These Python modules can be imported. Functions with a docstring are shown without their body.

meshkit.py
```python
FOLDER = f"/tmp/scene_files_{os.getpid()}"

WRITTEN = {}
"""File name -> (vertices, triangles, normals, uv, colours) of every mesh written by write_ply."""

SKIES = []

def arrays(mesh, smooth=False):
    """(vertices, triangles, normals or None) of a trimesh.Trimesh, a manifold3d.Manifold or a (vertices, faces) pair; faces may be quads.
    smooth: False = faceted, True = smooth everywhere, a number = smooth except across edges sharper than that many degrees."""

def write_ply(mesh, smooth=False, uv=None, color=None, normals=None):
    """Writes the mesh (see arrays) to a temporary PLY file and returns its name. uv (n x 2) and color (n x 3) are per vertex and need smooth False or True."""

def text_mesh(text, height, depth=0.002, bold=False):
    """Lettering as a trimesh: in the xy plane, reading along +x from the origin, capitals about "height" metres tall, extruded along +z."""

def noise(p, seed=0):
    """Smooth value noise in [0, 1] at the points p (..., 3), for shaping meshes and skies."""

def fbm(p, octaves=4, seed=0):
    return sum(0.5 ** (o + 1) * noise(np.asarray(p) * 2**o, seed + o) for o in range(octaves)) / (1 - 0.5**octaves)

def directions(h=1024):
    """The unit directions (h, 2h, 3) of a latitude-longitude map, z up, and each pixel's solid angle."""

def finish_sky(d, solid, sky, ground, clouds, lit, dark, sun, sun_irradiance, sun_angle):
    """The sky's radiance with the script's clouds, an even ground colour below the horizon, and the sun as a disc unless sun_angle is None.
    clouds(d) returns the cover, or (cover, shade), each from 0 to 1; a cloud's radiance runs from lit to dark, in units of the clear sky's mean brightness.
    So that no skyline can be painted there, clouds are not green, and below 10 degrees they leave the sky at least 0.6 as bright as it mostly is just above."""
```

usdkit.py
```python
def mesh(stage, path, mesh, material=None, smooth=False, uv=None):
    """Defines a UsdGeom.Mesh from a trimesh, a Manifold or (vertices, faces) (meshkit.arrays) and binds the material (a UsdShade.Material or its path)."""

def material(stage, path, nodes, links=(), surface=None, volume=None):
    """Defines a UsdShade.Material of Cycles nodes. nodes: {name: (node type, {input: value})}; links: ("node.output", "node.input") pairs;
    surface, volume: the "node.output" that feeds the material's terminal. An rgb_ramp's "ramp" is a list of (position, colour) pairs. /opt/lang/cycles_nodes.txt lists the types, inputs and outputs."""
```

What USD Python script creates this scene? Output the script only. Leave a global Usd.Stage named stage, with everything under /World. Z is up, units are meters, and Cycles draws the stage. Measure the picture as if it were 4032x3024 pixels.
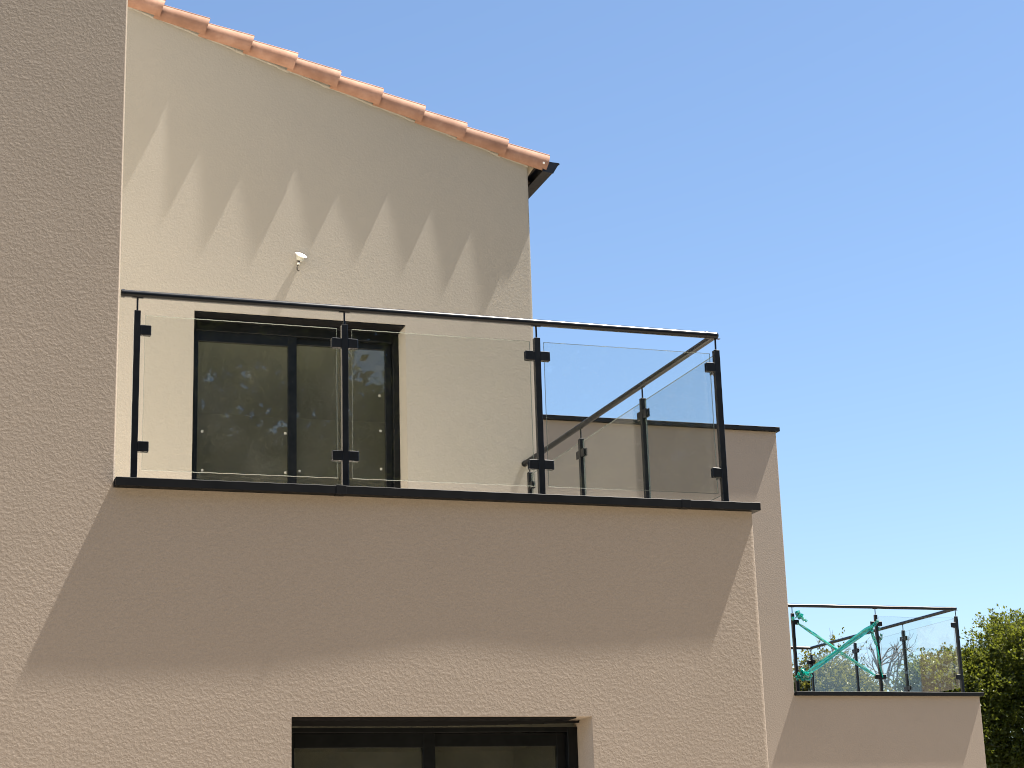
import math
import numpy as np
import trimesh
import manifold3d as m3
from shapely.geometry import Polygon
from pxr import Usd, UsdGeom, UsdLux, UsdShade, Gf, Sdf, Vt
import usdkit
import meshkit

stage = Usd.Stage.CreateInMemory()
UsdGeom.SetStageUpAxis(stage, UsdGeom.Tokens.z)
UsdGeom.SetStageMetersPerUnit(stage, 1.0)
world = UsdGeom.Xform.Define(stage, '/World')
stage.SetDefaultPrim(world.GetPrim())
UsdGeom.Scope.Define(stage, '/World/Looks')

# ------------------------------------------------------------------ camera, sky, sun, exposure
EXPOSURE = 1.92
SKY_STRENGTH = 0.050
SUN_INTENSITY = 1.25
AIR, AEROSOL, OZONE = 1.04, 0.4, 3.8
SUN_VEC = np.array([0.43, -0.0650, 1.0])
SUN_VEC /= np.linalg.norm(SUN_VEC)

yaw, pitch, roll, FOCAL = 0.33435976, 0.26725041, -0.03173404, 64.1405
cam = UsdGeom.Camera.Define(stage, '/World/camera')
fwd = np.array([math.sin(yaw) * math.cos(pitch), math.cos(yaw) * math.cos(pitch), math.sin(pitch)])
rt0 = np.array([math.cos(yaw), -math.sin(yaw), 0.0])
up0 = np.cross(rt0, fwd)
right = math.cos(roll) * rt0 + math.sin(roll) * up0
up = -math.sin(roll) * rt0 + math.cos(roll) * up0
pos = (0.0, -11.6, 1.6)
cam.AddTransformOp().Set(Gf.Matrix4d(*[float(v) for v in (*right, 0, *up, 0, *(-fwd), 0, *pos, 1)]))
cam.CreateFocalLengthAttr(FOCAL)
cam.CreateHorizontalApertureAttr(36.0)
cam.CreateVerticalApertureAttr(27.0)
cam.CreateClippingRangeAttr(Gf.Vec2f(0.1, 2000))
cam.CreateExposureAttr(EXPOSURE)

sky = UsdLux.DomeLight.Define(stage, '/World/sky')
sky.CreateIntensityAttr(1.0)
sky_mat = usdkit.material(stage, '/World/Looks/sky_air', {
    'sky': ('sky_texture', {'sky_type': 'single_scattering', 'sun_disc': False,
                            'sun_elevation': float(math.asin(SUN_VEC[2])),
                            'sun_rotation': float(math.atan2(SUN_VEC[0], SUN_VEC[1])),
                            'altitude': 50.0, 'air_density': AIR, 'aerosol_density': AEROSOL, 'ozone_density': OZONE}),
    'bg': ('background_shader', {'strength': SKY_STRENGTH})}, [('sky.color', 'bg.color')], surface='bg.background')
UsdShade.MaterialBindingAPI.Apply(sky.GetPrim()).Bind(sky_mat)
sky.GetPrim().SetCustomDataByKey('kind', 'structure')
sky.GetPrim().SetCustomDataByKey('label', 'clear blue summer sky paling towards the trees')
sky.GetPrim().SetCustomDataByKey('category', 'sky')

sun = UsdLux.DistantLight.Define(stage, '/World/sun')
sun.CreateNormalizeAttr(True)
sun.CreateIntensityAttr(SUN_INTENSITY)
sun.CreateAngleAttr(0.75)
sun.CreateColorAttr(Gf.Vec3f(1.0, 0.93, 0.83))
sx = np.cross([0, 1, 0], SUN_VEC); sx /= np.linalg.norm(sx); sy = np.cross(SUN_VEC, sx)
sun.AddTransformOp().Set(Gf.Matrix4d(*[float(v) for v in (*sx, 0, *sy, 0, *SUN_VEC, 0, 0, 0, 60, 1)]))

# ------------------------------------------------------------------ helpers
USED = {}


def path_for(name, parent=None):
    base = '/World' if parent is None else str(parent.GetPath())
    key = base + '/' + name
    n = USED.get(key, 0)
    USED[key] = n + 1
    return key if n == 0 else f'{key}_{n:03d}'


def tag(prim, label=None, category=None, group=None, kind=None):
    for k, v in (('label', label), ('category', category), ('group', group), ('kind', kind)):
        if v:
            prim.SetCustomDataByKey(k, v)
    return prim


def thing(name, label, category, loc=(0, 0, 0), group=None):
    x = UsdGeom.Xform.Define(stage, path_for(name))
    if any(loc):
        x.AddTranslateOp().Set(Gf.Vec3d(*map(float, loc)))
    return tag(x.GetPrim(), label, category, group)


def obj(name, mesh, mat, parent=None, smooth=False, loc=None):
    """one Mesh prim; loc (the thing's own base) is taken off world coordinates"""
    if loc is not None:
        v, f, _ = meshkit.arrays(mesh)
        mesh = (v - np.asarray(loc, float), f)
    m = usdkit.mesh(stage, path_for(name, parent), mesh, M[mat], smooth=smooth)
    return m.GetPrim()


def cat(*ms):
    vs, fs, n = [], [], 0
    for m in ms:
        v, f, _ = meshkit.arrays(m)
        vs.append(v); fs.append(f + n); n += len(v)
    return (np.vstack(vs), np.vstack(fs))


def box(x0, x1, y0, y1, z0, z1, c=0.0):
    """box, edges chamfered by c"""
    lo, hi = np.minimum([x0, y0, z0], [x1, y1, z1]), np.maximum([x0, y0, z0], [x1, y1, z1])
    if c <= 0:
        b = trimesh.creation.box(extents=hi - lo); b.apply_translation((lo + hi) / 2)
        return (np.array(b.vertices), np.array(b.faces))
    pts = []
    for k in range(3):
        for s in np.ndindex(2, 2, 2):
            p = np.where(np.array(s) == 0, lo, hi)
            for j in range(3):
                if j != k:
                    p[j] += c if s[j] == 0 else -c
            pts.append(p)
    h = trimesh.convex.convex_hull(np.array(pts))
    return (np.array(h.vertices), np.array(h.faces))


def mbox(x0, x1, y0, y1, z0, z1):
    return m3.Manifold.cube([x1 - x0, y1 - y0, z1 - z0]).translate([x0, y0, z0])


def fillet(pts, radii, n=5):
    """plan polygon with rounded corners"""
    out, N = [], len(pts)
    for i in range(N):
        p = np.array(pts[i], float); r = radii[i]
        if r == 0:
            out.append(p); continue
        a = np.array(pts[i - 1]) - p; b = np.array(pts[(i + 1) % N]) - p
        a = a / np.linalg.norm(a); b = b / np.linalg.norm(b)
        c = p + (a + b) * r
        a0 = p + a * r - c; b0 = p + b * r - c
        for t in np.linspace(0, math.pi / 2, n):
            out.append(c + a0 * math.cos(t) + b0 * math.sin(t))
    return np.array(out)


def prism_z(pts, z0, z1):
    return m3.Manifold.extrude(m3.CrossSection([np.asarray(pts)]), z1 - z0).translate([0, 0, z0])


def prism_y(pts, y0, y1):
    """pts (x, z) counter-clockwise, extruded from y0 to y1"""
    e = m3.Manifold.extrude(m3.CrossSection([np.asarray(pts)]), y1 - y0)
    return e.rotate([90, 0, 0]).translate([0, y1, 0])


def tube(pts, r, seg=12, caps=True):
    pts = np.asarray(pts, float); r = np.broadcast_to(r, len(pts))
    vs, fs = [], []
    for i, p in enumerate(pts):
        t = pts[min(i + 1, len(pts) - 1)] - pts[max(i - 1, 0)]; t /= np.linalg.norm(t)
        a = np.cross(t, [0, 0, 1.0] if abs(t[2]) < 0.9 else [1.0, 0, 0]); a /= np.linalg.norm(a); b = np.cross(t, a)
        th = np.arange(seg) / seg * 2 * math.pi
        vs.append(p + r[i] * (np.cos(th)[:, None] * a + np.sin(th)[:, None] * b))
    n = len(pts)
    for i in range(n - 1):
        for k in range(seg):
            q = (k + 1) % seg
            fs += [[i * seg + k, i * seg + q, (i + 1) * seg + q], [i * seg + k, (i + 1) * seg + q, (i + 1) * seg + k]]
    v = np.vstack(vs)
    if caps:
        v = np.vstack([v, pts[:1], pts[-1:]])
        for k in range(seg):
            q = (k + 1) % seg
            fs += [[len(v) - 2, q, k], [len(v) - 1, (n - 1) * seg + k, (n - 1) * seg + q]]
    return (v, np.array(fs))


def sphere(c, r, sub=2, scale=(1, 1, 1)):
    s = trimesh.creation.icosphere(subdivisions=sub, radius=1)
    return (np.array(s.vertices) * r * np.array(scale) + np.array(c), np.array(s.faces))


# ------------------------------------------------------------------ materials
M = {}


def mat(name, nodes, links, surface):
    M[name] = usdkit.material(stage, '/World/Looks/' + name, nodes, links, surface=surface)


def stucco(name, col, strength=1.0, dist=0.0009, rough=0.92):
    c = np.array(col)
    mat(name, {
        'g': ('geometry', {}),
        'big': ('noise_texture', {'scale': 0.7, 'detail': 4.0, 'roughness': 0.55}),
        'bigr': ('rgb_ramp', {'ramp': [(0.25, tuple(c * 0.965)), (0.75, tuple(c * 1.03))]}),
        'spk': ('noise_texture', {'scale': 130.0, 'detail': 2.0}),
        'spkr': ('rgb_ramp', {'ramp': [(0.35, (0.93, 0.93, 0.93)), (0.65, (1.04, 1.04, 1.04))]}),
        'mul': ('mix_color', {'blend_type': 'multiply', 'fac': 1.0, 'use_clamp': False}),
        'wa': ('noise_texture', {'scale': 1.3, 'detail': 1.5}),
        'n1': ('noise_texture', {'scale': 46.0, 'detail': 3.0, 'roughness': 0.62, 'distortion': 0.25}),
        'r1': ('map_range', {'range_type': 'smoothstep', 'from_min': 0.36, 'from_max': 0.68, 'to_min': 0.0, 'to_max': 1.0}),
        'n2': ('noise_texture', {'scale': 9.0, 'detail': 2.0}),
        's2': ('math', {'math_type': 'multiply', 'value2': 0.55}),
        'sum': ('math', {'math_type': 'add'}),
        'sw': ('math', {'math_type': 'multiply_add', 'value2': 2.4}),
        'b': ('bump', {'strength': strength, 'distance': dist}),
        'p': ('principled_bsdf', {'roughness': rough, 'specular_ior_level': 0.25, 'diffuse_roughness': 0.6})},
        [('g.position', 'big.vector'), ('g.position', 'spk.vector'), ('g.position', 'n1.vector'), ('g.position', 'n2.vector'), ('g.position', 'wa.vector'),
         ('big.fac', 'bigr.fac'), ('spk.fac', 'spkr.fac'), ('bigr.color', 'mul.a'), ('spkr.color', 'mul.b'),
         ('n1.fac', 'r1.value'), ('n2.fac', 's2.value1'), ('r1.result', 'sum.value1'), ('s2.value', 'sum.value2'),
         ('wa.fac', 'sw.value1'), ('sum.value', 'sw.value3'), ('sw.value', 'b.height'),
         ('b.normal', 'p.normal'), ('mul.result', 'p.base_color')], 'p.BSDF')


def paint(name, col, rough=0.4, spec=0.5, var=0.06, scale=6.0, bump=0.0, bscale=200.0, metallic=0.0):
    c = np.array(col)
    n = {'g': ('geometry', {}),
         'n': ('noise_texture', {'scale': scale, 'detail': 5.0, 'roughness': 0.6}),
         'r': ('rgb_ramp', {'ramp': [(0.3, tuple(c * (1 - var))), (0.7, tuple(c * (1 + var)))]}),
         'rr': ('map_range', {'from_min': 0.3, 'from_max': 0.7, 'to_min': rough * 0.9, 'to_max': min(1.0, rough * 1.15)}),
         'p': ('principled_bsdf', {'roughness': rough, 'specular_ior_level': spec, 'metallic': metallic})}
    l = [('g.position', 'n.vector'), ('n.fac', 'r.fac'), ('r.color', 'p.base_color'), ('n.fac', 'rr.value'), ('rr.result', 'p.roughness')]
    if bump:
        n['bn'] = ('noise_texture', {'scale': bscale, 'detail': 3.0})
        n['b'] = ('bump', {'strength': 1.0, 'distance': bump})
        l += [('g.position', 'bn.vector'), ('bn.fac', 'b.height'), ('b.normal', 'p.normal')]
    mat(name, n, l, 'p.BSDF')


stucco('render_taupe', (0.402, 0.341, 0.283))
stucco('render_cream', (0.368, 0.342, 0.300), dist=0.0006)
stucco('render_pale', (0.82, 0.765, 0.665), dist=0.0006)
paint('anthracite', (0.0055, 0.0065, 0.0085), 0.3, 0.28, 0.10, 9.0)
paint('anthracite_coping', (0.005, 0.0055, 0.0065), 0.5, 0.15, 0.16, 5.0)
paint('window_frame', (0.006, 0.007, 0.008), 0.30, 0.28, 0.08, 9.0)
paint('shutter_slat', (0.006, 0.006, 0.007), 0.5, 0.25)
paint('soffit_brown', (0.035, 0.022, 0.014), 0.7)
paint('white_plastic', (0.80, 0.79, 0.75), 0.35)
paint('dark_plastic', (0.035, 0.028, 0.022), 0.4)
paint('mortar', (0.52, 0.44, 0.34), 0.95, 0.2, 0.12, 40.0, bump=0.004, bscale=60.0)
paint('soil', (0.10, 0.095, 0.055), 0.95, 0.2, 0.25, 0.8, bump=0.02, bscale=12.0)
paint('paving', (0.315, 0.266, 0.206), 0.9, 0.2, 0.15, 1.5)
paint('terrace_tile', (0.56, 0.51, 0.43), 0.7, 0.3, 0.06, 2.0)
paint('plaster', (0.50, 0.48, 0.43), 0.9, 0.2, 0.03)
paint('dark_door', (0.03, 0.03, 0.03), 0.6)
paint('bark', (0.13, 0.105, 0.08), 0.9, 0.2, 0.3, 14.0, bump=0.01, bscale=30.0)
paint('bark_grey', (0.17, 0.145, 0.125), 0.9, 0.2, 0.2, 14.0)
paint('sticker', (0.40, 0.40, 0.35), 0.6)
paint('bitumen', (0.20, 0.19, 0.18), 0.9, 0.2, 0.1)

# terracotta: each tile its own tone, pale bloom and fine grain
mat('terracotta', {
    'g': ('geometry', {}), 'oi': ('object_info', {}),
    'n': ('noise_texture', {'scale': 5.0, 'detail': 6.0, 'roughness': 0.65}),
    'r': ('rgb_ramp', {'ramp': [(0.28, (0.22, 0.110, 0.066)), (0.52, (0.285, 0.150, 0.095)), (0.75, (0.37, 0.215, 0.148))]}),
    'hv': ('map_range', {'from_min': 0.0, 'from_max': 1.0, 'to_min': 0.88, 'to_max': 1.10}),
    'h': ('hsv', {'hue': 0.5, 'saturation': 0.98}),
    'fn': ('noise_texture', {'scale': 220.0, 'detail': 2.0}),
    'b': ('bump', {'strength': 1.0, 'distance': 0.0012}),
    'p': ('principled_bsdf', {'roughness': 0.8, 'specular_ior_level': 0.3})},
    [('g.position', 'n.vector'), ('n.fac', 'r.fac'), ('oi.random', 'hv.value'), ('hv.result', 'h.value'), ('r.color', 'h.color'),
     ('h.color', 'p.base_color'), ('g.position', 'fn.vector'), ('fn.fac', 'b.height'), ('b.normal', 'p.normal')], 'p.BSDF')


def glass(name, tint, dmin, dmax, ior=1.5):
    n = {'g': ('geometry', {}),
         'f': ('fresnel', {}), 'io': ('mix_float', {'a': ior, 'b': 1.0 / ior}),
         't': ('transparent_bsdf', {'color': tint}),
         'gl': ('glossy_bsdf', {'color': (1, 1, 1), 'roughness': 0.0}),
         'd': ('diffuse_bsdf', {'color': (0.62, 0.60, 0.50)}),
         'n': ('noise_texture', {'scale': 3.5, 'detail': 6.0, 'roughness': 0.65}),
         'mr': ('map_range', {'from_min': 0.45, 'from_max': 0.8, 'to_min': dmin, 'to_max': dmax, 'clamp': True}),
         'md': ('mix_closure', {}), 'mx': ('mix_closure', {})}
    l = [('g.position', 'n.vector'), ('n.fac', 'mr.value'), ('mr.result', 'md.fac'), ('t.BSDF', 'md.closure1'), ('d.BSDF', 'md.closure2'),
         ('g.backfacing', 'io.fac'), ('io.result', 'f.IOR'), ('f.fac', 'mx.fac'), ('md.closure', 'mx.closure1'), ('gl.BSDF', 'mx.closure2')]
    mat(name, n, l, 'mx.closure')


glass('guard_glass', (0.972, 0.982, 0.975), 0.0, 0.008, 1.42)
glass('window_glass', (0.80, 0.82, 0.78), 0.025, 0.055, 1.6)
mat('glass_edge', {
    'd': ('diffuse_bsdf', {'color': (0.17, 0.20, 0.19)}), 't': ('transparent_bsdf', {'color': (0.75, 0.86, 0.82)}),
    'gl': ('glossy_bsdf', {'color': (0.85, 0.92, 0.90), 'roughness': 0.12}),
    'm': ('mix_closure', {'fac': 0.38}), 'm2': ('mix_closure', {'fac': 0.30})},
    [('d.BSDF', 'm.closure1'), ('t.BSDF', 'm.closure2'), ('m.closure', 'm2.closure1'), ('gl.BSDF', 'm2.closure2')], 'm2.closure')
mat('green_film', {
    'g': ('geometry', {}), 'n': ('noise_texture', {'scale': 45.0, 'detail': 3.0}),
    'r': ('rgb_ramp', {'ramp': [(0.3, (0.0, 0.21, 0.175)), (0.7, (0.0, 0.38, 0.31))]}),
    'd': ('diffuse_bsdf', {}), 't': ('translucent_bsdf', {}),
    'gl': ('glossy_bsdf', {'color': (0.9, 1, 0.95), 'roughness': 0.18}), 'm': ('mix_closure', {'fac': 0.55}), 'm2': ('mix_closure', {'fac': 0.16})},
    [('g.position', 'n.vector'), ('n.fac', 'r.fac'), ('r.color', 'd.color'), ('r.color', 't.color'),
     ('d.BSDF', 'm.closure1'), ('t.BSDF', 'm.closure2'), ('m.closure', 'm2.closure1'), ('gl.BSDF', 'm2.closure2')], 'm2.closure')


def leaf(name, stops, trans):
    mat(name, {
        'g': ('geometry', {}),
        'r': ('rgb_ramp', {'ramp': stops}),
        'h': ('hsv', {'hue': 0.485, 'saturation': 1.08, 'value': 1.5}),
        'd': ('diffuse_bsdf', {}), 't': ('translucent_bsdf', {}), 'gl': ('glossy_bsdf', {'color': (1, 1, 1), 'roughness': 0.38}),
        'm': ('mix_closure', {'fac': trans}), 'm2': ('mix_closure', {'fac': 0.025 if trans > 0.4 else 0.0})},
        [('g.random_per_island', 'r.fac'), ('r.color', 'd.color'), ('r.color', 'h.color'), ('h.color', 't.color'),
         ('d.BSDF', 'm.closure1'), ('t.BSDF', 'm.closure2'), ('m.closure', 'm2.closure1'), ('gl.BSDF', 'm2.closure2')], 'm2.closure')


leaf('leaf_olive', [(0.0, (0.080, 0.098, 0.016)), (0.45, (0.190, 0.205, 0.030)), (0.8, (0.28, 0.27, 0.046)), (1.0, (0.36, 0.29, 0.07))], 0.5)
leaf('leaf_brownish', [(0.0, (0.085, 0.088, 0.018)), (0.45, (0.185, 0.175, 0.032)), (0.8, (0.26, 0.23, 0.046)), (1.0, (0.36, 0.24, 0.07))], 0.5)
leaf('leaf_dark', [(0.0, (0.05, 0.06, 0.02)), (0.6, (0.10, 0.11, 0.035)), (1.0, (0.15, 0.15, 0.05))], 0.35)

# ------------------------------------------------------------------ ground
gs = 400.0
gv, gf = [], []
N = 40
for i in range(N + 1):
    for j in range(N + 1):
        x, y = (i / N - 0.5) * gs, (j / N - 0.5) * gs
        gv.append((x, y, 0.0))
for i in range(N):
    for j in range(N):
        a = i * (N + 1) + j
        gf += [[a, a + N + 1, a + N + 2], [a, a + N + 2, a + 1]]
g = obj('ground', (np.array(gv), np.array(gf)), 'soil')
tag(g, 'dry sparse grass and earth around the houses', 'ground', kind='structure')
pv = obj('paving', box(-14, 16, -7.5, -0.01, 0.004, 0.06, 0.01), 'paving', None)
pv2 = obj('paving', box(6.5, 20, 4.5, 12.49, 0.004, 0.06, 0.01), 'paving', None)
tag(pv2, 'pale paved yard in front of the house behind', 'paving', kind='structure')
tag(pv, 'pale paved strip along the foot of the front wall', 'paving', kind='structure')

# ------------------------------------------------------------------ house 1
D = 4.41                      # the gable wall's plane
COP_B, COP_T = 4.117, 4.172
slope = 0.308
th = math.atan(slope)


def zb(x):                    # lower edge of the verge tiles
    return 9.625 - slope * (x - 2.14)


house = thing('house', 'taupe and cream rendered house with gabled tile verge and roof terrace, nearest the camera', 'house')
R_ = 0.010
low = prism_z(fillet([(-9, 0), (5.82, 0), (5.82, 4.6), (-9, 4.6)], [0, R_, 0, 0]), 0.0, COP_B)
blk = prism_z(fillet([(-9, 0), (1.318, 0), (1.318, 6.0), (-9, 6.0)], [0, R_, 0, 0]), 3.0, 10.6)
front = low + blk
front -= mbox(1.40, 5.60, 0.22, 4.7, 3.95, 5.0) - mbox(-9, 1.318, 0, 6, 3, 9)
front -= mbox(1.318, 1.41, 0.22, 4.7, 3.95, 5.0)
front -= mbox(1.2, 5.4, 0.36, 4.2, 0.12, 2.76)
front -= mbox(2.471, 4.524, -0.5, 0.5, 0.12, 2.67)
obj('front_wall', front, 'render_taupe', house, smooth=35)

gpts = [(-1.5, 3.9), (5.80, 3.9), (5.80, zb(5.80) + 0.05), (-1.5, zb(-1.5) + 0.05)]
gab = prism_y(gpts, D, 11.0) ^ prism_z(fillet([(-1.5, D), (5.80, D), (5.80, 11), (-1.5, 11)], [0, R_, 0, 0]), 3.0, 13.0)
gab -= mbox(1.9, 5.6, 4.78, 8.4, 4.05, 6.84)
gab -= mbox(2.50, 4.507, D - 0.5, 5.0, 4.05, 6.763)
gab -= mbox(-1.6, 1.25, D - 0.2, 5.9, 3.8, 10.5)
obj('gable_wall', gab, 'render_cream', house, smooth=35)

def coat(parent, y, xbr, zbr, hole, step, amp, wave, seed, mname, top=None):
    """sprayed render coat: a relief of flattened crumbs, as geometry, laid on the wall at plane y; hole(xc, zc) cells are left out"""
    def line(br):
        return np.concatenate([np.linspace(a, b, max(2, int(round((b - a) / step))), endpoint=False) for a, b in zip(br[:-1], br[1:])] + [[br[-1]]])
    xs, zs = line(xbr), line(zbr)
    X, Z = np.meshgrid(xs, zs, indexing='ij')
    if top is not None:
        Z = np.minimum(Z, top(X))
    p = np.stack([X.ravel(), np.full(X.size, seed * 3.7), Z.ravel()], 1)
    q = p + 0.010 * np.stack([meshkit.noise(p * 30, seed + 5) - 0.5, 0 * p[:, 0], meshkit.noise(p * 30, seed + 6) - 0.5], 1) * 2
    n = 0.62 * meshkit.noise(q * np.array([84, 1, 88]), seed) + 0.38 * meshkit.noise(q * np.array([150, 1, 155]), seed + 1)
    crumb = np.clip((n - 0.40) / 0.24, 0, 1)
    crumb = crumb * crumb * (3 - 2 * crumb)
    h = amp * (0.72 * crumb + 0.28 * meshkit.noise(q * np.array([190, 1, 190]), seed + 2))
    h = h + wave * (0.65 * meshkit.noise(p * 0.9, seed + 3) + 0.35 * meshkit.noise(p * 2.3, seed + 4))
    ex = np.minimum(X - xs[0], xs[-1] - X)
    ed = np.clip(np.minimum(ex, Z - zs[0]).ravel() / 0.012, 0, 1)
    v = np.stack([p[:, 0], y - 0.0006 - h * ed, p[:, 2]], 1)
    nz = len(zs)
    I, J = np.meshgrid(np.arange(len(xs) - 1), np.arange(nz - 1), indexing='ij')
    xc, zc = (xs[I] + xs[I + 1]) / 2, (zs[J] + zs[J + 1]) / 2
    keep = ~hole(xc, zc)
    if top is not None:
        keep &= zs[J] < np.minimum(top(xs[I]), top(xs[I + 1]))
    a = (I * nz + J)[keep]
    f = np.concatenate([np.stack([a, a + nz, a + nz + 1], 1), np.stack([a, a + nz + 1, a + 1], 1)])
    used = np.unique(f)
    m_ = np.full(len(v), -1); m_[used] = np.arange(len(used))
    return obj('render_coat', (v[used], m_[f]), mname, parent, True)


coat(house, 0.0, [-0.15, 1.309, 2.471, 4.524, 5.811], [1.9, 2.67, 4.1165, 7.95],
     lambda x, z: ((x > 2.471) & (x < 4.524) & (z < 2.67)) | ((x > 1.309) & (z > 4.1165)), 0.0066, 0.00064, 0.0048, 11, 'render_taupe')
coat(house, D, [1.325, 2.50, 4.507, 5.791], [3.98, 6.763, 10.0],
     lambda x, z: (x > 2.50) & (x < 4.507) & (z < 6.763), 0.0085, 0.00048, 0.0040, 12, 'render_cream', top=lambda x: zb(x) + 0.03)
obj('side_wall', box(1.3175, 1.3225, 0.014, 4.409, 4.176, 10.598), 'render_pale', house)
obj('terrace_floor', box(1.318, 5.60, 0.22, 4.41, 3.951, 3.975), 'terrace_tile', house)


def coping(parent, name, pieces, mat_='anthracite_coping', wavy=False):
    """folded aluminium capping as solid bars; the long front lip is not quite straight"""
    if wavy:
        x0, x1, y0, y1, z0, z1 = pieces[0]
        xs_ = np.linspace(x0, x1, 60)
        dr = np.interp(xs_, [1.32, 2.2, 3.0, 3.6, 4.1, 4.7, 5.3, 5.86], [1.27, 1.26, 1.20, 1.08, 1.02, 1.09, 1.05, 1.01])
        dr = np.convolve(np.pad(dr, 4, 'edge'), np.ones(9) / 9, 'valid')
        vs, fs = [], []
        for x, o in zip(xs_, -dr * 0.0655):
            vs += [(x, o, z0), (x, o, z1 - 0.003), (x, o + 0.003, z1), (x, y1, z1), (x, y1, z0)]
        for i in range(len(xs_) - 1):
            for k in range(5):
                a, b = i * 5 + k, i * 5 + (k + 1) % 5
                fs += [[a, b + 5, b], [a, a + 5, b + 5]]
        e = (len(xs_) - 1) * 5
        fs += [[0, 1, 2], [0, 2, 3], [0, 3, 4], [e, e + 2, e + 1], [e, e + 3, e + 2], [e, e + 4, e + 3]]
        fs = [[a, c, b] for a, b, c in fs]
        return obj(name, cat((np.array(vs), np.array(fs)), *[box(*p, 0.003) for p in pieces[1:]]), mat_, parent)
    return obj(name, cat(*[box(*p, 0.003) for p in pieces]), mat_, parent)


cp = coping(house, 'coping', [(1.3195, 5.857, -0.070, 0.26, COP_B, COP_T), (5.56, 5.857, 0.261, 4.405, COP_B, COP_T)], wavy=True)
for a, b in ((2.753, 2.820), (5.243, 5.312)):
    obj('coping_joint', box(a, b, -0.0815 if a < 4 else -0.0702, 0.263, COP_B - 0.003, COP_T + 0.004, 0.002), 'anthracite_coping', cp)
coping(house, 'block_coping', [(-9.28, 1.355, -0.28, 6.28, 10.601, 10.76)])

# roof: deck, verge tiles one by one, mortar, gutter
UDIR = np.array([math.cos(th), 0, -math.sin(th)])
NDIR = np.array([math.sin(th), 0, math.cos(th)])
deck = prism_y([(-1.55, zb(-1.55) + 0.07), (5.92, zb(5.92) + 0.07), (5.92, zb(5.92) + 0.13), (-1.55, zb(-1.55) + 0.13)], D + 0.05, 11.05)
roof = obj('roof', deck, 'soffit_brown', house)


def tile_ring(w0, nsh, Rr, hfl, shrink=0.0):
    t = 0.014
    out, inn = [], []
    Rr = Rr - shrink
    w0 = w0 - shrink
    cw = w0 - Rr
    zc_ = nsh + Rr * math.sin(math.radians(55))
    phis = list(np.radians(np.linspace(-55, 42, 18))) + [math.radians(x) for x in (44.0, 45.0, 48.6, 49.6)] + list(np.radians(np.linspace(53, 118, 9)))
    for ph in phis:
        d = math.degrees(ph)
        rr = Rr
        if 44.5 < d < 49.0:
            rr = Rr - 0.006
        elif d > 49.0:
            rr = Rr + 0.004
        out.append((cw + rr * math.cos(ph), zc_ + rr * math.sin(ph)))
        inn.append((cw + (Rr - t) * math.cos(ph), zc_ + (Rr - t) * math.sin(ph)))
    return np.array(out + inn[::-1])


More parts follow.
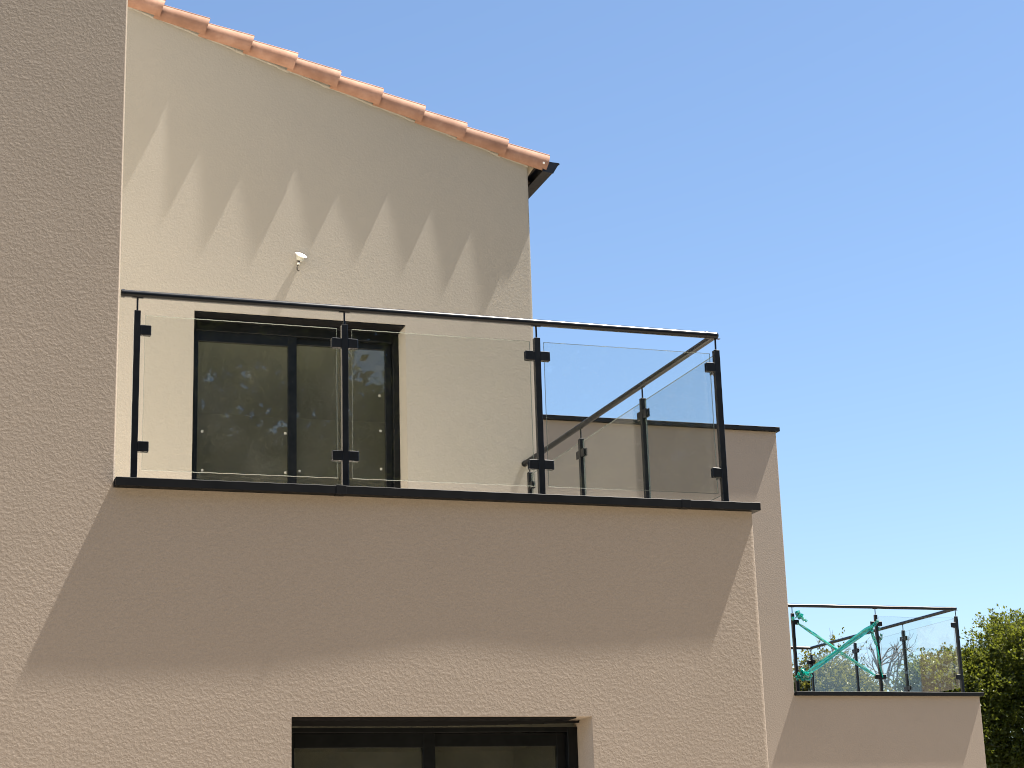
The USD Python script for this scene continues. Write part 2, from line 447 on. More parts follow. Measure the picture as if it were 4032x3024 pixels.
def verge_tile(xe, ov_low, ov_up, jit):
    base = np.array([xe, D, zb(xe) - 0.002 + jit])
    g_ = (ov_low - ov_up) / 0.4277
    secs = [(0.0, ov_low, 0.000, 0.114, 0.0, 0.003), (-0.004, ov_low, 0.0, 0.114, 0.0, 0.0),
            (-0.25, ov_low - 0.25 * g_, -0.003, 0.107, 0.0, 0.0), (-0.50, ov_low - 0.5 * g_, -0.006, 0.100, 0.0, 0.0)]
    vs, n = [], None
    for s, w, nsh, Rr, hf, sh in secs:
        ring = tile_ring(w, nsh, Rr, hf, sh)
        n = len(ring)
        vs.append(base + s * UDIR + ring[:, 1:2] * NDIR + ring[:, :1] * np.array([0, -1.0, 0]))
    fs = []
    for i in range(len(secs) - 1):
        for k in range(n):
            q = (k + 1) % n
            fs += [[i * n + k, (i + 1) * n + q, i * n + q], [i * n + k, (i + 1) * n + k, (i + 1) * n + q]]
    h = n // 2
    for i, flip in ((0, False), (len(secs) - 1, True)):
        for k in range(h - 1):
            a, b, c, d = i * n + k, i * n + k + 1, i * n + n - 2 - k, i * n + n - 1 - k
            fs += [[a, c, b], [a, d, c]] if flip else [[a, b, c], [a, c, d]]
    return (np.vstack(vs), np.array(fs))


rng = np.random.default_rng(4)
lows = {0: .120, 1: .120, 2: .124, 3: .133, 4: .127, 5: .112, 6: .105, 7: .102, 8: .105, 9: .112}
ups = {1: .067, 2: .060, 3: .080, 4: .087, 5: .068, 6: .073, 7: .061, 8: .060, 9: .064}
for k in range(-8, 10):
    xe = 2.115 + 0.4277 * k
    obj('roof_tile', verge_tile(xe, lows.get(k, .105), ups.get(k, .060), rng.uniform(-0.003, 0.003)), 'terracotta', roof, smooth=40)

obj('tile_clip', box(5.925, 5.941, D - 0.118, D - 0.104, zb(5.93) + 0.052, zb(5.93) + 0.070), 'white_plastic', roof)

# corrugated field of barrel tiles behind the verge
fy = np.linspace(D + 0.13, 10.9, 34 * 8)
fxs = np.linspace(-1.5, 5.98, 20)
fv = np.array([[x, y, zb(x) + 0.135 + 0.05 * abs(math.sin((y - D) / 0.2 * math.pi / 1.0))] for x in fxs for y in fy])
ny = len(fy)
ff = [[i * ny + j, (i + 1) * ny + j, (i + 1) * ny + j + 1] for i in range(len(fxs) - 1) for j in range(ny - 1)] + \
     [[i * ny + j, (i + 1) * ny + j + 1, i * ny + j + 1] for i in range(len(fxs) - 1) for j in range(ny - 1)]
tag(obj('field_tiles', (fv, np.array(ff)), 'terracotta', roof, smooth=50), kind='stuff')

# mortar bedding under the verge: a ragged strip with lumps
mv, mf = [], []
xs = np.linspace(-1.2, 5.80, 560)
for i, x in enumerate(xs):
    f = ((x - 2.15) / 0.4277) % 1.0            # 0 at a tile's lower end, rising up-slope of the next
    r = meshkit.noise(np.array([[x * 14, 3.1, 0.4], [x * 55, 9.2, 1.7], [x * 4, 1.2, 7.7]]))
    drop = 0.000 + 0.012 * r[0] * r[2] + 0.007 * r[1] + (0.014 if 0.60 < f < 0.88 else 0.0) * r[0]
    out = 0.006 + 0.008 * r[1]
    z = zb(x) + 0.012
    mv += [(x, D + 0.01, z + 0.05), (x, D - out, z + 0.045), (x, D - out - 0.004, z - drop * 0.4), (x, D - 0.006, z - drop - 0.004), (x, D + 0.01, z - drop - 0.007)]
for i in range(len(xs) - 1):
    for k in range(4):
        a = i * 5 + k
        mf += [[a, a + 5, a + 6], [a, a + 6, a + 1]]
obj('mortar', (np.array(mv), np.array(mf)), 'render_cream', roof)

# eaves end: mortar corbel, brown boards, gutter
obj('eave_corbel', m3.Manifold.hull_points(np.array([(5.798, 4.43, 8.40), (5.798, 4.43, 8.53), (5.872, 4.43, 8.51), (5.798, 4.7, 8.40), (5.798, 4.7, 8.53), (5.872, 4.7, 8.51)])), 'mortar', house)
obj('eave_board', box(5.80, 5.945, 4.72, 11.0, 8.47, 8.49), 'soffit_brown', house)
gp = [(5.935, 8.55), (5.935, 8.45), (6.040, 8.437), (6.092, 8.525), (6.110, 8.533), (6.106, 8.545), (6.086, 8.536), (6.034, 8.449), (5.943, 8.461), (5.943, 8.55)]
gut = obj('gutter', prism_y(gp, 4.345, 11.0), 'anthracite', house)
obj('end_cap', prism_y([(5.93, 8.556), (5.93, 8.444), (6.042, 8.431), (6.097, 8.522), (6.114, 8.532), (6.110, 8.547)], 4.332, 4.344), 'anthracite', gut)


def window(parent, y, xs, z0, z1, gz, head, gl, slab, stickers=(), handle=None):
    """sliding window: xs = outer left, outer right; gl = [(x0, x1, ztop, dy), ...] glass lights"""
    x0, x1 = xs
    d = 0.055
    (a0, a1, at, ady), (b0, b1, bt, bdy) = gl
    fr = cat(box(x0, a0 - 0.022, y, y + 0.12, z0, z1, 0.002), box(b1 + 0.062, x1, y, y + 0.12, z0, z1, 0.002),
             box(a0 - 0.022, b1 + 0.062, y, y + 0.12, head, z1, 0.002))
    w = obj('window', fr, 'window_frame', parent)
    for (g0, g1, gt, dy), (l, r) in zip(gl, ((0.021, b0 - a1 - 0.004), (0.002, 0.060))):
        yy = y + dy
        s = obj('sash', cat(box(g0 - l, g0, yy, yy + 0.045, z0 + 0.01, head - 0.002, 0.002), box(g1, g1 + r, yy, yy + 0.045, z0 + 0.01, head - 0.002, 0.002),
                            box(g0, g1, yy, yy + 0.045, gt, head - 0.002, 0.002), box(g0, g1, yy, yy + 0.045, z0 + 0.01, z0 + 0.08, 0.002)), 'window_frame', w)
        obj('pane', box(g0 - 0.004, g1 + 0.004, yy + 0.016, yy + 0.022, z0 + 0.07, gt + 0.004), 'window_glass', w)
    for sx_, sz, which in stickers:
        yy = y + gl[which][3] + 0.0145
        obj('sticker', box(sx_ - 0.011, sx_ + 0.011, yy, yy + 0.001, sz - 0.011, sz + 0.011), 'sticker', w)
    if handle:
        hx, hz0, hz1 = handle
        yy = y + gl[1][3]
        obj('handle', box(hx - 0.014, hx + 0.014, yy - 0.022, yy - 0.001, hz0, hz1, 0.003), 'white_plastic', w)
    return w


window(house, 4.66, (2.501, 4.506), 4.051, 6.762, 0, 6.655, [(2.585, 3.430, 6.556, 0.012), (3.516, 4.385, 6.594, 0.060)], 0,
       [(2.633, 5.692, 0), (3.407, 5.712, 0), (2.638, 5.326, 0), (3.408, 5.337, 0), (3.553, 5.368, 1), (4.330, 6.140, 1), (4.336, 5.792, 1), (4.337, 5.421, 1)])
window(house, 0.286, (2.472, 4.523), 0.121, 2.625, 0, 2.592, [(2.552, 3.424, 2.494, 0.008), (3.512, 4.390, 2.502, 0.054)], 0)
# roller shutters wound up in the heads
obj('shutter_slat', cat(box(2.502, 4.505, 4.418, 4.655, 6.752, 6.7625), box(2.505, 4.502, 4.60, 4.652, 6.735, 6.751, 0.003)), 'shutter_slat', house)
sv = []
ctrl = np.linspace(2.476, 4.518, 25)
sm = [box(a, b + 0.0005, 0.232, 0.246, 2.628 + 0.012 * (2 * ((a + b) / 2 - 3.1) / 2.0) ** 2 * 0.9, 2.665) for a, b in zip(ctrl[:-1], ctrl[1:])]
obj('shutter_slat', cat(box(2.474, 4.42, 0.02, 0.231, 2.660, 2.6695), *sm), 'shutter_slat', house)


def room(parent, x0, x1, y0, y1, z0, z1):
    def sheet(p):
        return (np.array(p, float), np.array([[0, 1, 2], [0, 2, 3]]))
    obj('room_wall', cat(sheet([(x0, y1, z0), (x1, y1, z0), (x1, y1, z1), (x0, y1, z1)]), sheet([(x0, y0, z0), (x0, y1, z0), (x0, y1, z1), (x0, y0, z1)]),
                         sheet([(x1, y1, z0), (x1, y0, z0), (x1, y0, z1), (x1, y1, z1)]), sheet([(x0, y0, z1), (x0, y1, z1), (x1, y1, z1), (x1, y0, z1)])), 'plaster', parent)
    obj('room_floor', sheet([(x0, y0, z0), (x1, y0, z0), (x1, y1, z0), (x0, y1, z0)]), 'terrace_tile', parent)


room(house, 1.91, 5.59, 4.80, 8.39, 4.06, 6.83)
room(house, 1.21, 5.39, 0.44, 4.19, 0.13, 2.75)
obj('room_door', box(4.2, 5.05, 4.13, 4.185, 0.14, 2.12), 'dark_door', house)

# ------------------------------------------------------------------ house 2, further back
house2 = thing('house', 'taupe rendered flat-roofed house with dark coping and small roof terrace, behind on the right', 'house')
Y2 = 12.5
w2 = prism_z(fillet([(12.0, Y2), (15.698, Y2), (15.698, 17.6), (12.0, 17.6)], [0, R_, 0, 0]), 0.0, COP_B) + \
    prism_z(fillet([(6.4, Y2), (12.580, Y2), (12.580, 18.5), (6.4, 18.5)], [0, R_, 0, 0]), 0.0, 8.075)
w2 -= mbox(12.62, 15.42, Y2 + 0.22, 17.35, 3.95, 5.0)
obj('front_wall', w2, 'render_taupe', house2, smooth=35)
obj('terrace_floor', box(12.60, 15.43, Y2 + 0.21, 17.36, 3.951, 3.97), 'bitumen', house2)
coping(house2, 'block_coping', [(6.36, 12.616, Y2 - 0.068, 18.54, 8.076, 8.140)])
coping(house2, 'coping', [(12.582, 15.738, Y2 - 0.068, Y2 + 0.26, COP_B, COP_T), (15.44, 15.738, Y2 + 0.261, 17.30, COP_B, COP_T), (12.582, 15.738, 17.301, 17.64, COP_B, COP_T)])


# ------------------------------------------------------------------ railings
def rails(label, Y0, fx, sy, x_s, xl, ylast, panels, group=None, wall_end=True, back=None):
    t = thing('balcony_railing', label, 'railing', (fx[0], Y0 + 0.1, COP_T))
    L = (fx[0], Y0 + 0.1, COP_T)
    yf = Y0 + 0.1
    zc, rr = 5.456, 0.0255
    HW = 0.0215

    def O(n, m, mt, par, smooth=False):
        return obj(n, m, mt, par, smooth, L)
    hr = O('handrail', cat(tube([(xl, yf, zc), (x_s + 0.004, yf, zc)], rr, 24), sphere((x_s + 0.004, yf, zc), rr * 0.998, 3)), 'anthracite', t, 40)
    O('end_flange', tube([(xl, yf, zc), (xl + 0.022, yf, zc)], rr + 0.0035, 24), 'anthracite', hr, 40)
    O('sleeve', tube([(x_s - 0.075, yf, zc), (x_s - 0.045, yf, zc)], rr + 0.0012, 24), 'anthracite', hr, 40)
    hs = O('handrail', tube([(x_s, yf + 0.01, zc), (x_s, ylast, zc)], rr, 24), 'anthracite', t, 40)
    if wall_end:
        O('end_flange', tube([(x_s, ylast - 0.025, zc), (x_s, ylast, zc)], rr + 0.0035, 24), 'anthracite', hs, 40)
    if back:
        O('handrail', cat(tube([(back, ylast, zc), (x_s, ylast, zc)], rr, 24), sphere((x_s, ylast, zc), rr, 3)), 'anthracite', t, 40)

    def post(x, y, dirs):
        p = O('post', box(x - HW, x + HW, y - HW, y + HW, COP_T + 0.002, 5.340, 0.002), 'anthracite', t)
        alongx = any(d in dirs for d in ('l', 'r'))
        O('base_plate', box(x - 0.072, x + 0.072, y - 0.05, y + 0.05, COP_T + 0.001, COP_T + 0.010, 0.003) if alongx else
          box(x - 0.05, x + 0.05, y - 0.072, y + 0.072, COP_T + 0.001, COP_T + 0.010, 0.003), 'anthracite', p)
        O('pin', tube([(x, y, 5.339), (x, y, 5.433)], 0.0068, 12), 'anthracite', p, 40)
        if alongx:
            O('saddle', box(x - 0.038, x + 0.038, y - 0.011, y + 0.011, 5.4285, 5.4335, 0.001), 'anthracite', p)
        else:
            O('saddle', box(x - 0.011, x + 0.011, y - 0.038, y + 0.038, 5.4285, 5.4335, 0.001), 'anthracite', p)
        for d in dirs:
            for z in (5.206, 4.4155):
                e0, e1, c = HW - 0.0005, HW + 0.071, 0.0185
                if d in 'lr':
                    s = -1 if d == 'l' else 1
                    b = cat(box(x + s * e0, x + s * e1, y - c - 0.003, y - 0.006, z - 0.035, z + 0.035, 0.004),
                            box(x + s * e0, x + s * e1, y + 0.006, y + c, z - 0.035, z + 0.035, 0.004),
                            box(x + s * e0, x + s * (e0 + 0.02), y - 0.008, y + 0.008, z - 0.033, z + 0.033))
                else:
                    s = -1 if d == 'f' else 1
                    b = cat(box(x - c, x - 0.006, y + s * e0, y + s * e1, z - 0.035, z + 0.035, 0.004),
                            box(x + 0.006, x + c, y + s * e0, y + s * e1, z - 0.035, z + 0.035, 0.004),
                            box(x - 0.008, x + 0.008, y + s * e0, y + s * (e0 + 0.02), z - 0.033, z + 0.033))
                O('clamp', b, 'anthracite', p)

    n = len(fx)
    for i, x in enumerate(fx):
        post(x, yf, ('r' if i == 0 else 'lr' if i < n - 1 else 'lb'))
    for i, y in enumerate(sy):
        last = i == len(sy) - 1
        post(x_s, y, 'fb' if not last else ('fl' if back else 'f'))

    def panel(a, b, axis, c):
        z0, z1, h, e = 4.262, 5.314, 0.005, 0.0012
        if axis == 'x':
            pm = box(a + e, b - e, c - h, c + h, z0 + e, z1 - e)
            edges = [box(a, b, c - h, c + h, z0, z0 + e), box(a, b, c - h, c + h, z1 - e, z1), box(a, a + e, c - h, c + h, z0 + e, z1 - e), box(b - e, b, c - h, c + h, z0 + e, z1 - e)]
        else:
            pm = box(c - h, c + h, a + e, b - e, z0 + e, z1 - e)
            edges = [box(c - h, c + h, a, b, z0, z0 + e), box(c - h, c + h, a, b, z1 - e, z1), box(c - h, c + h, a, a + e, z0 + e, z1 - e), box(c - h, c + h, b - e, b, z0 + e, z1 - e)]
        # keep only the two big faces of the pane itself, its rim is the edge part
        v, f = pm
        nrm = np.cross(v[f[:, 1]] - v[f[:, 0]], v[f[:, 2]] - v[f[:, 0]])
        ax = 1 if axis == 'x' else 0
        f = f[np.abs(nrm[:, ax]) > 1e-9 * 0 + 0.5 * np.linalg.norm(nrm, axis=1)]
        g_ = O('glass_panel', (v, f), 'guard_glass', t)
        O('polished_edge', cat(*edges), 'glass_edge', g_)
    for a in panels:
        panel(*a)
    return t


G = 0.031 + 0.0215
f1 = [1.450, 2.857, 4.259, 5.661]
s1 = [1.50, 2.90, 4.262]
rails('anthracite balcony railing with clear glass panels in front of the upstairs window', 0.0, f1, s1, 5.661, 1.342, 4.409,
      [(f1[0] + G, f1[1] - G, 'x', 0.1), (f1[1] + G, f1[2] - G, 'x', 0.1), (f1[2] + G, f1[3] - G, 'x', 0.1),
       (0.1 + G, s1[0] - G, 'y', 5.661), (s1[0] + G, s1[1] - G, 'y', 5.661), (s1[1] + G, s1[2] - G, 'y', 5.661)])
f2 = [12.690, 14.084, 15.477]
s2 = [14.166, 15.74, 17.312]
yf2 = Y2 + 0.1
rails('small distant roof terrace railing with one panel missing behind crossed green tape', Y2, f2, s2, 15.477, 12.60, 17.312,
      [(f2[1] + G, f2[2] - G, 'x', yf2), (yf2 + G, s2[0] - G, 'y', 15.477), (s2[0] + G, s2[1] - G, 'y', 15.477), (s2[1] + G, s2[2] - G, 'y', 15.477),
       (14.05, 15.477 - G, 'x', 17.312)], wall_end=False, back=12.59)


# ------------------------------------------------------------------ green warning tape on the far railing
def ribbon(p0, p1, w, sag, seed, n=40, twist=0.5):
    p0, p1 = np.array(p0), np.array(p1)
    rg = np.random.default_rng(seed)
    d = (p1 - p0) / np.linalg.norm(p1 - p0)
    side = np.cross(d, [0, 1.0, 0]); side /= np.linalg.norm(side)
    vs, fs = [], []
    K = 5
    ph = rg.uniform(0, 6)
    for i in range(n + 1):
        t = i / n
        c = p0 + (p1 - p0) * t + np.array([0, 0, -sag * 4 * t * (1 - t)])
        ww = w * (0.55 + 0.45 * min(1, t * 8, (1 - t) * 8)) * (1 + 0.10 * math.sin(9 * t + ph))
        for k in range(K):
            u = k / (K - 1) - 0.5
            fold = 0.007 * math.cos(2 * math.pi * (u * 1.7 + 1.3 * t) + ph) + 0.0015 * rg.uniform(-1, 1)
            vs.append(c + side * u * ww + np.array([0, fold, 0]) + side * 0.0015 * rg.uniform(-1, 1))
    for i in range(n):
        for k in range(K - 1):
            a = i * K + k
            fs += [[a, a + K, a + K + 1], [a, a + K + 1, a + 1]]
    return (np.array(vs), np.array(fs))


def crumple(c, ext, seed, nfl=9, n=7):
    """a bunch of crumpled film: several small crinkled sheets round c"""
    rg = np.random.default_rng(seed)
    out = []
    for q in range(nfl):
        o = np.array(c) + (rg.uniform(-0.5, 0.5, 3)) * np.array(ext) * 0.75
        a = rg.normal(size=3); a /= np.linalg.norm(a)
        b = np.cross(a, rg.normal(size=3)); b /= np.linalg.norm(b)
        cc = np.cross(a, b)
        s = rg.uniform(0.45, 0.8) * min(ext[0], ext[2])
        vs, fs = [], []
        for i in range(n):
            for j in range(n):
                u, v = i / (n - 1) - 0.5, j / (n - 1) - 0.5
                vs.append(o + s * (a * u + b * v * 0.8 + cc * (0.35 * (u * u - v * v) + rg.normal() * 0.085)))
        for i in range(n - 1):
            for j in range(n - 1):
                k = i * n + j
                fs += [[k, k + n, k + n + 1], [k, k + n + 1, k + 1]]
        out.append((np.array(vs), np.array(fs)))
    return cat(*out)


yt = Y2 + 0.1 - 0.032
tp = thing('warning_tape', 'thin green plastic tape sloping down from upper left to lower right clamp', 'tape')
obj('strip', ribbon((12.745, yt, 5.195), (13.975, yt - 0.004, 4.425), 0.050, 0.004, 3), 'green_film', tp)
obj('knot', crumple((12.775, yt, 5.31), (0.13, 0.07, 0.12), 5, 12), 'green_film', tp)
obj('knot', crumple((12.675, yt - 0.002, 5.255), (0.06, 0.05, 0.07), 6, 6), 'green_film', tp)
obj('loose_end', ribbon((12.80, yt, 5.30), (12.905, yt - 0.01, 5.215), 0.05, 0.012, 8, 14), 'green_film', tp)
tp = thing('warning_tape', 'wide green plastic tape rising to the upper right clamp, with a ragged tail', 'tape')
obj('strip', ribbon((12.86, yt - 0.014, 4.465), (14.02, yt - 0.012, 5.185), 0.076, 0.006, 11), 'green_film', tp)
obj('knot', crumple((12.71, yt, 4.415), (0.12, 0.07, 0.11), 15, 10), 'green_film', tp)
obj('knot', crumple((12.83, yt - 0.01, 4.445), (0.17, 0.06, 0.13), 16, 12), 'green_film', tp)
obj('strip', ribbon((13.99, yt - 0.01, 5.15), (14.10, yt - 0.012, 5.25), 0.05, 0.0, 17, 10), 'green_film', tp)
obj('knot', crumple((13.975, yt, 5.09), (0.09, 0.06, 0.18), 18, 10), 'green_film', tp)
obj('loose_end', ribbon((13.975, yt - 0.006, 5.08), (14.035, yt - 0.006, 4.88), 0.055, 0.0, 19, 16), 'green_film', tp)
obj('loose_end', ribbon((14.03, yt - 0.006, 4.92), (14.095, yt - 0.006, 4.40), 0.030, 0.0, 20, 24), 'green_film', tp)
obj('loose_end', ribbon((14.09, yt + 0.06, 5.17), (14.175, yt + 0.075, 5.13), 0.05, 0.01, 21, 10), 'green_film', tp)
obj('loose_end', crumple((14.15, yt + 0.07, 5.02), (0.09, 0.05, 0.11), 22, 5), 'green_film', tp)

# ------------------------------------------------------------------ unfinished lamp point on the gable wall
lp = np.array([3.482, D, 7.335])
wl = thing('wall_light', 'white round lamp point hanging unfinished on the gable wall above the window', 'light', tuple(lp))


def disc(c, nrm, r, h, r2=None, seg=28):
    nrm = np.array(nrm, float); nrm /= np.linalg.norm(nrm)
    c = np.array(c, float)
    return tube([c - nrm * h / 2, c + nrm * h / 2], [r, r2 or r], seg)


obj('cover', disc((0.002, -0.062, 0.024), (0.26, -0.60, 0.76), 0.057, 0.006), 'white_plastic', wl, 40)
obj('cup', disc((-0.004, -0.044, -0.002), (0.14, -0.30, 0.94), 0.032, 0.046, 0.044), 'sticker', wl, 40)
obj('bracket', box(-0.02, 0.02, -0.02, -0.001, -0.02, 0.02, 0.003), 'white_plastic', wl)
lhz = obj('lamp_holder', tube([(-0.020, -0.05, -0.022), (-0.021, -0.052, -0.052)], 0.0125, 16), 'dark_plastic', wl, 40)
obj('ring', tube([(-0.020, -0.052, -0.052), (-0.020, -0.052, -0.068)], 0.014, 16), 'white_plastic', wl, 40)
hk = [(-0.016, -0.052, -0.068), (-0.030, -0.052, -0.078), (-0.036, -0.052, -0.100), (-0.034, -0.052, -0.120), (-0.025, -0.052, -0.131), (-0.014, -0.052, -0.126)]
obj('hook', tube(hk, 0.0055, 10), 'dark_plastic', wl, 40)

# ------------------------------------------------------------------ trees
def leaves_mesh(pts, dirs, size, rg, droop=0.25):
    """kite-shaped leaves, two triangles each"""
    n = len(pts)
    a = dirs + rg.normal(size=(n, 3)) * 0.75; a[:, 2] -= droop
    a /= np.linalg.norm(a, axis=1, keepdims=True)
    u = np.cross(a, rg.normal(size=(n, 3)) + np.array([0, 0, 0.8])); u /= np.linalg.norm(u, axis=1, keepdims=True)
    nn = np.cross(a, u)
    s = size * rg.uniform(0.6, 1.25, (n, 1))
    w = s * 0.30
    p0, p3 = pts, pts + a * s - nn * s * 0.1
    p1, p2 = pts + a * s * 0.45 + u * w + nn * s * 0.06, pts + a * s * 0.45 - u * w + nn * s * 0.06
    v = np.stack([p0, p1, p3, p2], 1).reshape(-1, 3)
    k = np.arange(n)[:, None] * 4
    f = np.concatenate([k + [0, 1, 2], k + [0, 2, 3]], 0)
    return (v, f)


def crown(lobes, n_shoot, per, size, seed, shoot=(0.35, 0.85), gap=0.42, upb=0.35):
    """leafy shoots spread through lobes [(cx, cy, cz, rx, ry, rz)], clumped by noise so that gaps remain"""
    rg = np.random.default_rng(seed)
    lob = np.array(lobes, float)
    wgt = lob[:, 3] * lob[:, 4] * lob[:, 5]; wgt = wgt / wgt.sum()
    P, Dd = [], []
    tot = 0
    while tot < n_shoot:
        m = n_shoot * 2
        li = rg.choice(len(lob), m, p=wgt)
        d = rg.normal(size=(m, 3)); d /= np.linalg.norm(d, axis=1, keepdims=True)
        r = rg.uniform(0.30, 1.0, (m, 1)) ** 0.45
        r *= 0.80 + 0.40 * meshkit.noise(d * 2.2 + li[:, None] * 7.1, seed)[:, None]
        p = lob[li, :3] + d * r * lob[li, 3:]
        ok = meshkit.fbm(p * 1.35 + seed, 3, seed) > gap
        p, d = p[ok], d[ok]
        P.append(p); Dd.append(d); tot += len(p)
    p, d = np.vstack(P)[:n_shoot], np.vstack(Dd)[:n_shoot]
    d = d + rg.normal(size=d.shape) * 0.5; d[:, 2] += upb; d /= np.linalg.norm(d, axis=1, keepdims=True)
    Ls = rg.uniform(*shoot, (len(p), 1))
    t = rg.uniform(0, 1, (len(p), per, 1))
    pts = p[:, None] + d[:, None] * Ls[:, None] * t + np.array([0, 0, -0.12]) * (t ** 2) * Ls[:, None]
    pts += rg.normal(size=pts.shape) * 0.03
    dd = np.repeat(d[:, None], per, 1)
    lm = leaves_mesh(pts.reshape(-1, 3), dd.reshape(-1, 3), size, rg)
    return lm, p, d, Ls


def limbs(base, top_pts, r0, seed, spread=0.5):
    """trunk then limbs that reach the given points, tapered"""
    rg = np.random.default_rng(seed)
    base = np.array(base, float); out = []
    fork = base.copy()
    ctr = np.mean(top_pts, 0)
    hfork = base[2] + (ctr[2] - base[2]) * spread
    fork = np.array([base[0] * 0.6 + ctr[0] * 0.4, base[1] * 0.6 + ctr[1] * 0.4, hfork])
    ts = np.linspace(0, 1, 6)
    out.append(tube([base + (fork - base) * t + np.array([0.08 * math.sin(5 * t + seed), 0.06 * math.cos(4 * t), 0]) * t for t in ts], r0 * (1.15 - 0.5 * ts), 10))
    for tp_ in top_pts:
        tp_ = np.array(tp_)
        st = base + (fork - base) * rg.uniform(0.75, 1.0)
        mid = (st + tp_) / 2 + rg.normal(size=3) * 0.18 + np.array([0, 0, 0.15])
        ts = np.linspace(0, 1, 7)
        path = [(1 - t) ** 2 * st + 2 * t * (1 - t) * mid + t * t * tp_ + rg.normal(size=3) * 0.02 for t in ts]
        out.append(tube(path, r0 * 0.5 * (1 - 0.85 * ts), 7))
    return cat(*out)


def tree(label, base, lobes, n_shoot, per, size, seed, leafmat, group=None, r0=0.16, gap=0.42, shoot=(0.35, 0.85), bark='bark', ntwig=160, upb=0.35):
    t = thing('tree', label, 'tree', base, group)
    lm, p, d, Ls = crown(lobes, n_shoot, per, size, seed, shoot, gap, upb)
    rg = np.random.default_rng(seed + 99)
    tops = [np.array(l[:3]) + rg.normal(size=3) * np.array(l[3:]) * 0.35 + np.array([0, 0, l[5] * 0.2]) for l in lobes for _ in range(3)]
    obj('trunk', limbs(base, tops, r0, seed), bark, t, 50, base)
    k = rg.choice(len(p), min(ntwig, len(p)), replace=False)
    tw = obj('twigs', cat(*[tube([p[i] - d[i] * 0.35, p[i] + d[i] * Ls[i] * 0.5, p[i] + d[i] * Ls[i] * 1.05], [0.012, 0.007, 0.003], 4, False) for i in k]), bark, t, 50, base)
    tag(tw, kind='stuff')
    obj('crown', lm, leafmat, t, False, base)
    return t


tree('big olive green tree filling the lower right corner beside the far terrace wall', (31.6, 33.0, 0.0),
     [(31.2, 32.6, 5.6, 3.0, 2.2, 2.2), (29.6, 32.0, 7.1, 1.15, 1.1, 1.05), (30.9, 32.4, 7.0, 1.3, 1.2, 1.1), (28.9, 32.3, 5.9, 0.95, 1.0, 1.35), (32.8, 33.0, 6.4, 1.8, 1.6, 1.7), (29.9, 31.6, 4.0, 1.2, 1.0, 0.7)],
     10500, 17, 0.098, 21, 'leaf_olive', gap=0.45, r0=0.2)
tree('rounded olive tree just behind the right half of the far railing', (27.4, 32.6, 0.0),
     [(27.55, 32.4, 5.6, 0.85, 1.1, 1.35), (28.25, 32.2, 6.15, 0.8, 0.9, 0.9), (27.15, 32.6, 6.4, 0.42, 0.6, 0.6)],
     7000, 17, 0.095, 22, 'leaf_olive', gap=0.33, r0=0.14)
tree('brownish green tree seen behind the tape cross on the far railing', (24.3, 32.2, 0.0),
     [(24.1, 32.2, 5.6, 0.95, 1.0, 1.0), (23.7, 32.2, 6.3, 0.42, 0.6, 0.62), (24.6, 32.2, 5.5, 0.5, 0.8, 0.8)],
     4600, 16, 0.09, 23, 'leaf_brownish', gap=0.40, r0=0.13)
tree('sparse leafy sprig tree rising between the tape cross and the bare branches', (25.0, 33.2, 0.0),
     [(24.75, 33.2, 6.95, 0.55, 0.4, 0.50), (25.15, 33.2, 6.3, 0.45, 0.4, 0.55)], 95, 13, 0.085, 24, 'leaf_brownish', gap=0.36, r0=0.06, ntwig=80)


# bare tree: recursive branching
def bare(base, seed):
    rg = np.random.default_rng(seed); out = []

    def grow(p, d, L, r, lev):
        n = 6
        pts = [p]
        dd = d.copy()
        for i in range(n):
            dd = dd + rg.normal(size=3) * 0.13 + np.array([0, 0, 0.05]); dd /= np.linalg.norm(dd)
            pts.append(pts[-1] + dd * L / n)
        e = 0.55 if lev < 4 else 0.25
        out.append(tube(pts, np.linspace(r, r * e, n + 1), 7 if lev < 2 else 4, False))
        if lev >= 5:
            return
        for q in range(2 if lev in (1, 3) else 3):
            k = rg.integers(3, n + 1)
            nd = dd + rg.normal(size=3) * np.array([0.62, 0.4, 0.42]) + np.array([0, 0, 0.14]); nd /= np.linalg.norm(nd)
            grow(pts[k], nd, L * rg.uniform(0.55, 0.78), r * 0.64, lev + 1)
    b = np.array(base, float)
    stem = [b, b + [0.02, 0, 2.5], b + [-0.05, 0, 4.6], b + [-0.12, 0, 5.7], b + [-0.30, 0, 6.3], b + [-0.58, 0.05, 6.85]]
    out.append(tube(stem, [0.17, 0.14, 0.11, 0.085, 0.06, 0.035], 8, False))
    for o, e in (((-0.10, 5.6), (-0.85, 6.45)), ((-0.22, 6.1), (-1.05, 6.75)), ((-0.30, 6.3), (-0.18, 7.0)), ((-0.12, 5.7), (0.30, 6.35)), ((-0.45, 6.6), (-0.35, 7.2)),
                 ((-0.58, 6.85), (-0.75, 7.4)), ((-0.55, 6.8), (-1.0, 7.2)), ((-0.05, 5.0), (-0.75, 5.75)), ((-0.2, 6.0), (-0.05, 6.6))):
        p0, d = b + [o[0], 0, o[1]], np.array([e[0] - o[0], rg.uniform(-0.2, 0.2), e[1] - o[1]])
        L = np.linalg.norm(d)
        grow(p0, d / L, L, 0.038, 2)
    return cat(*out)


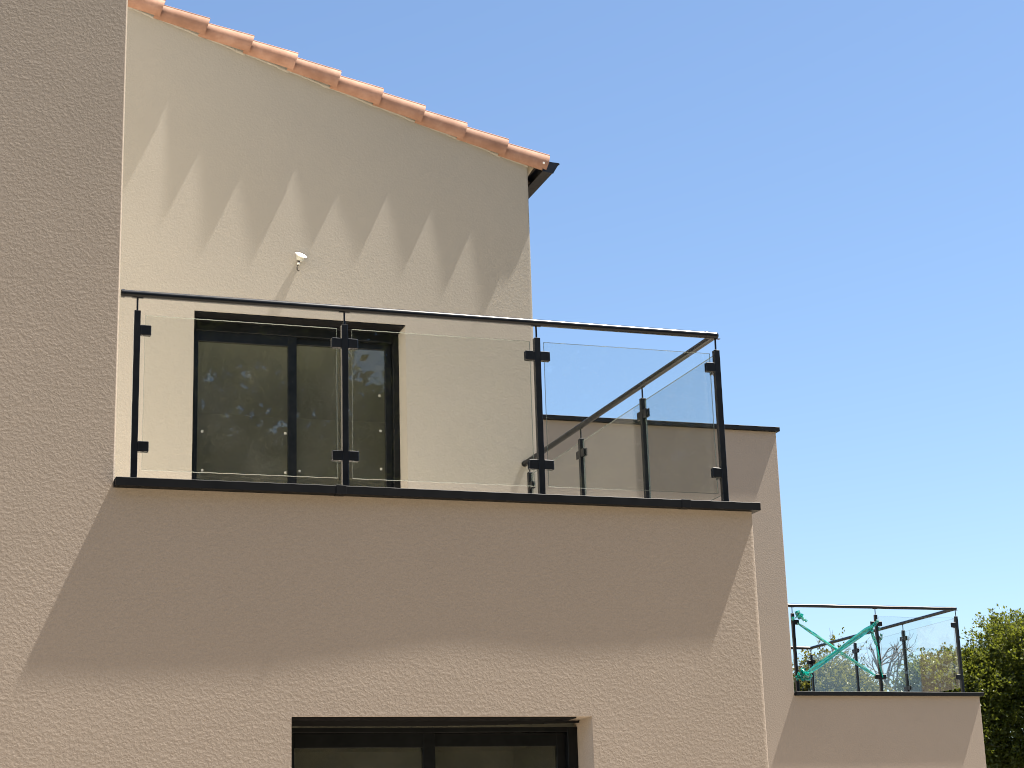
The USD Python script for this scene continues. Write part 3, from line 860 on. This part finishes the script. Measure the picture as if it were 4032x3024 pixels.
bt = thing('bare_tree', 'leafless grey tree with fine branches behind the middle of the far railing', 'tree', (26.62, 33.0, 0.0))
bm = bare((26.62, 33.0, 0.0), 5)
obj('branches', bm, 'bark_grey', bt, 50, (26.62, 33.0, 0.0))

# trees behind the camera, mirrored in the glass
for i, (x, y, h, r, lab) in enumerate([
        (7.4, -20.0, 15.2, 3.0, 'tall tree across the garden mirrored in the left upstairs pane'),
        (12.4, -21.5, 13.4, 2.4, 'lower tree across the garden mirrored in the right upstairs pane'),
        (2.2, -21.0, 15.0, 3.2, 'broad tree across the garden on the left of its row'),
        (17.5, -22.0, 12.5, 3.0, 'rounded tree across the garden at the right of its row'),
        (-6.0, -24.0, 13.0, 3.5, 'outermost tree across the garden beyond the broad one')]):
    tree(lab, (x, y, 0.0), [(x, y, h - r * 1.15, r, r, r * 1.15), (x - r * 0.4, y + 0.6, h - r * 2.3, r * 1.15, r, r * 1.1), (x + r * 0.5, y, h - r * 2.9, r, r, r), (x, y, 3.2, r * 1.2, r, 2.0)],
         6000, 9, 0.28, 40 + i, 'leaf_dark', r0=0.25, gap=0.30, shoot=(0.6, 1.3), ntwig=40)
for i, (x, y, h, r, lab) in enumerate([
        (-13.5, -25.0, 18.5, 4.6, 'very tall tree at the left end of the tree row across the garden'),
        (23.5, -24.0, 18.0, 4.4, 'very tall tree right of the rounded one across the garden'),
        (31.0, -22.0, 17.0, 4.4, 'big tree at the right end of the tree row across the garden')]):
    tree(lab, (x, y, 0.0), [(x, y, h - r, r, r, r), (x + 0.5, y, h - r * 2.1, r * 1.1, r, r), (x, y, 4.0, r, r, 2.6)], 2600, 8, 0.42, 60 + i, 'leaf_dark', r0=0.3, gap=0.28, shoot=(0.7, 1.5), ntwig=30)
hm, _, _, _ = crown([(x, -26 + (k % 3) * 0.8, 2.0, 2.4, 1.4, 2.6) for k, x in enumerate(np.linspace(-16, 34, 20))], 5200, 8, 0.30, 77, (0.5, 1.0), 0.30)
hd = thing('hedge', 'dense dark hedge along the far side of the garden', 'hedge')
obj('foliage', hm, 'leaf_dark', hd)
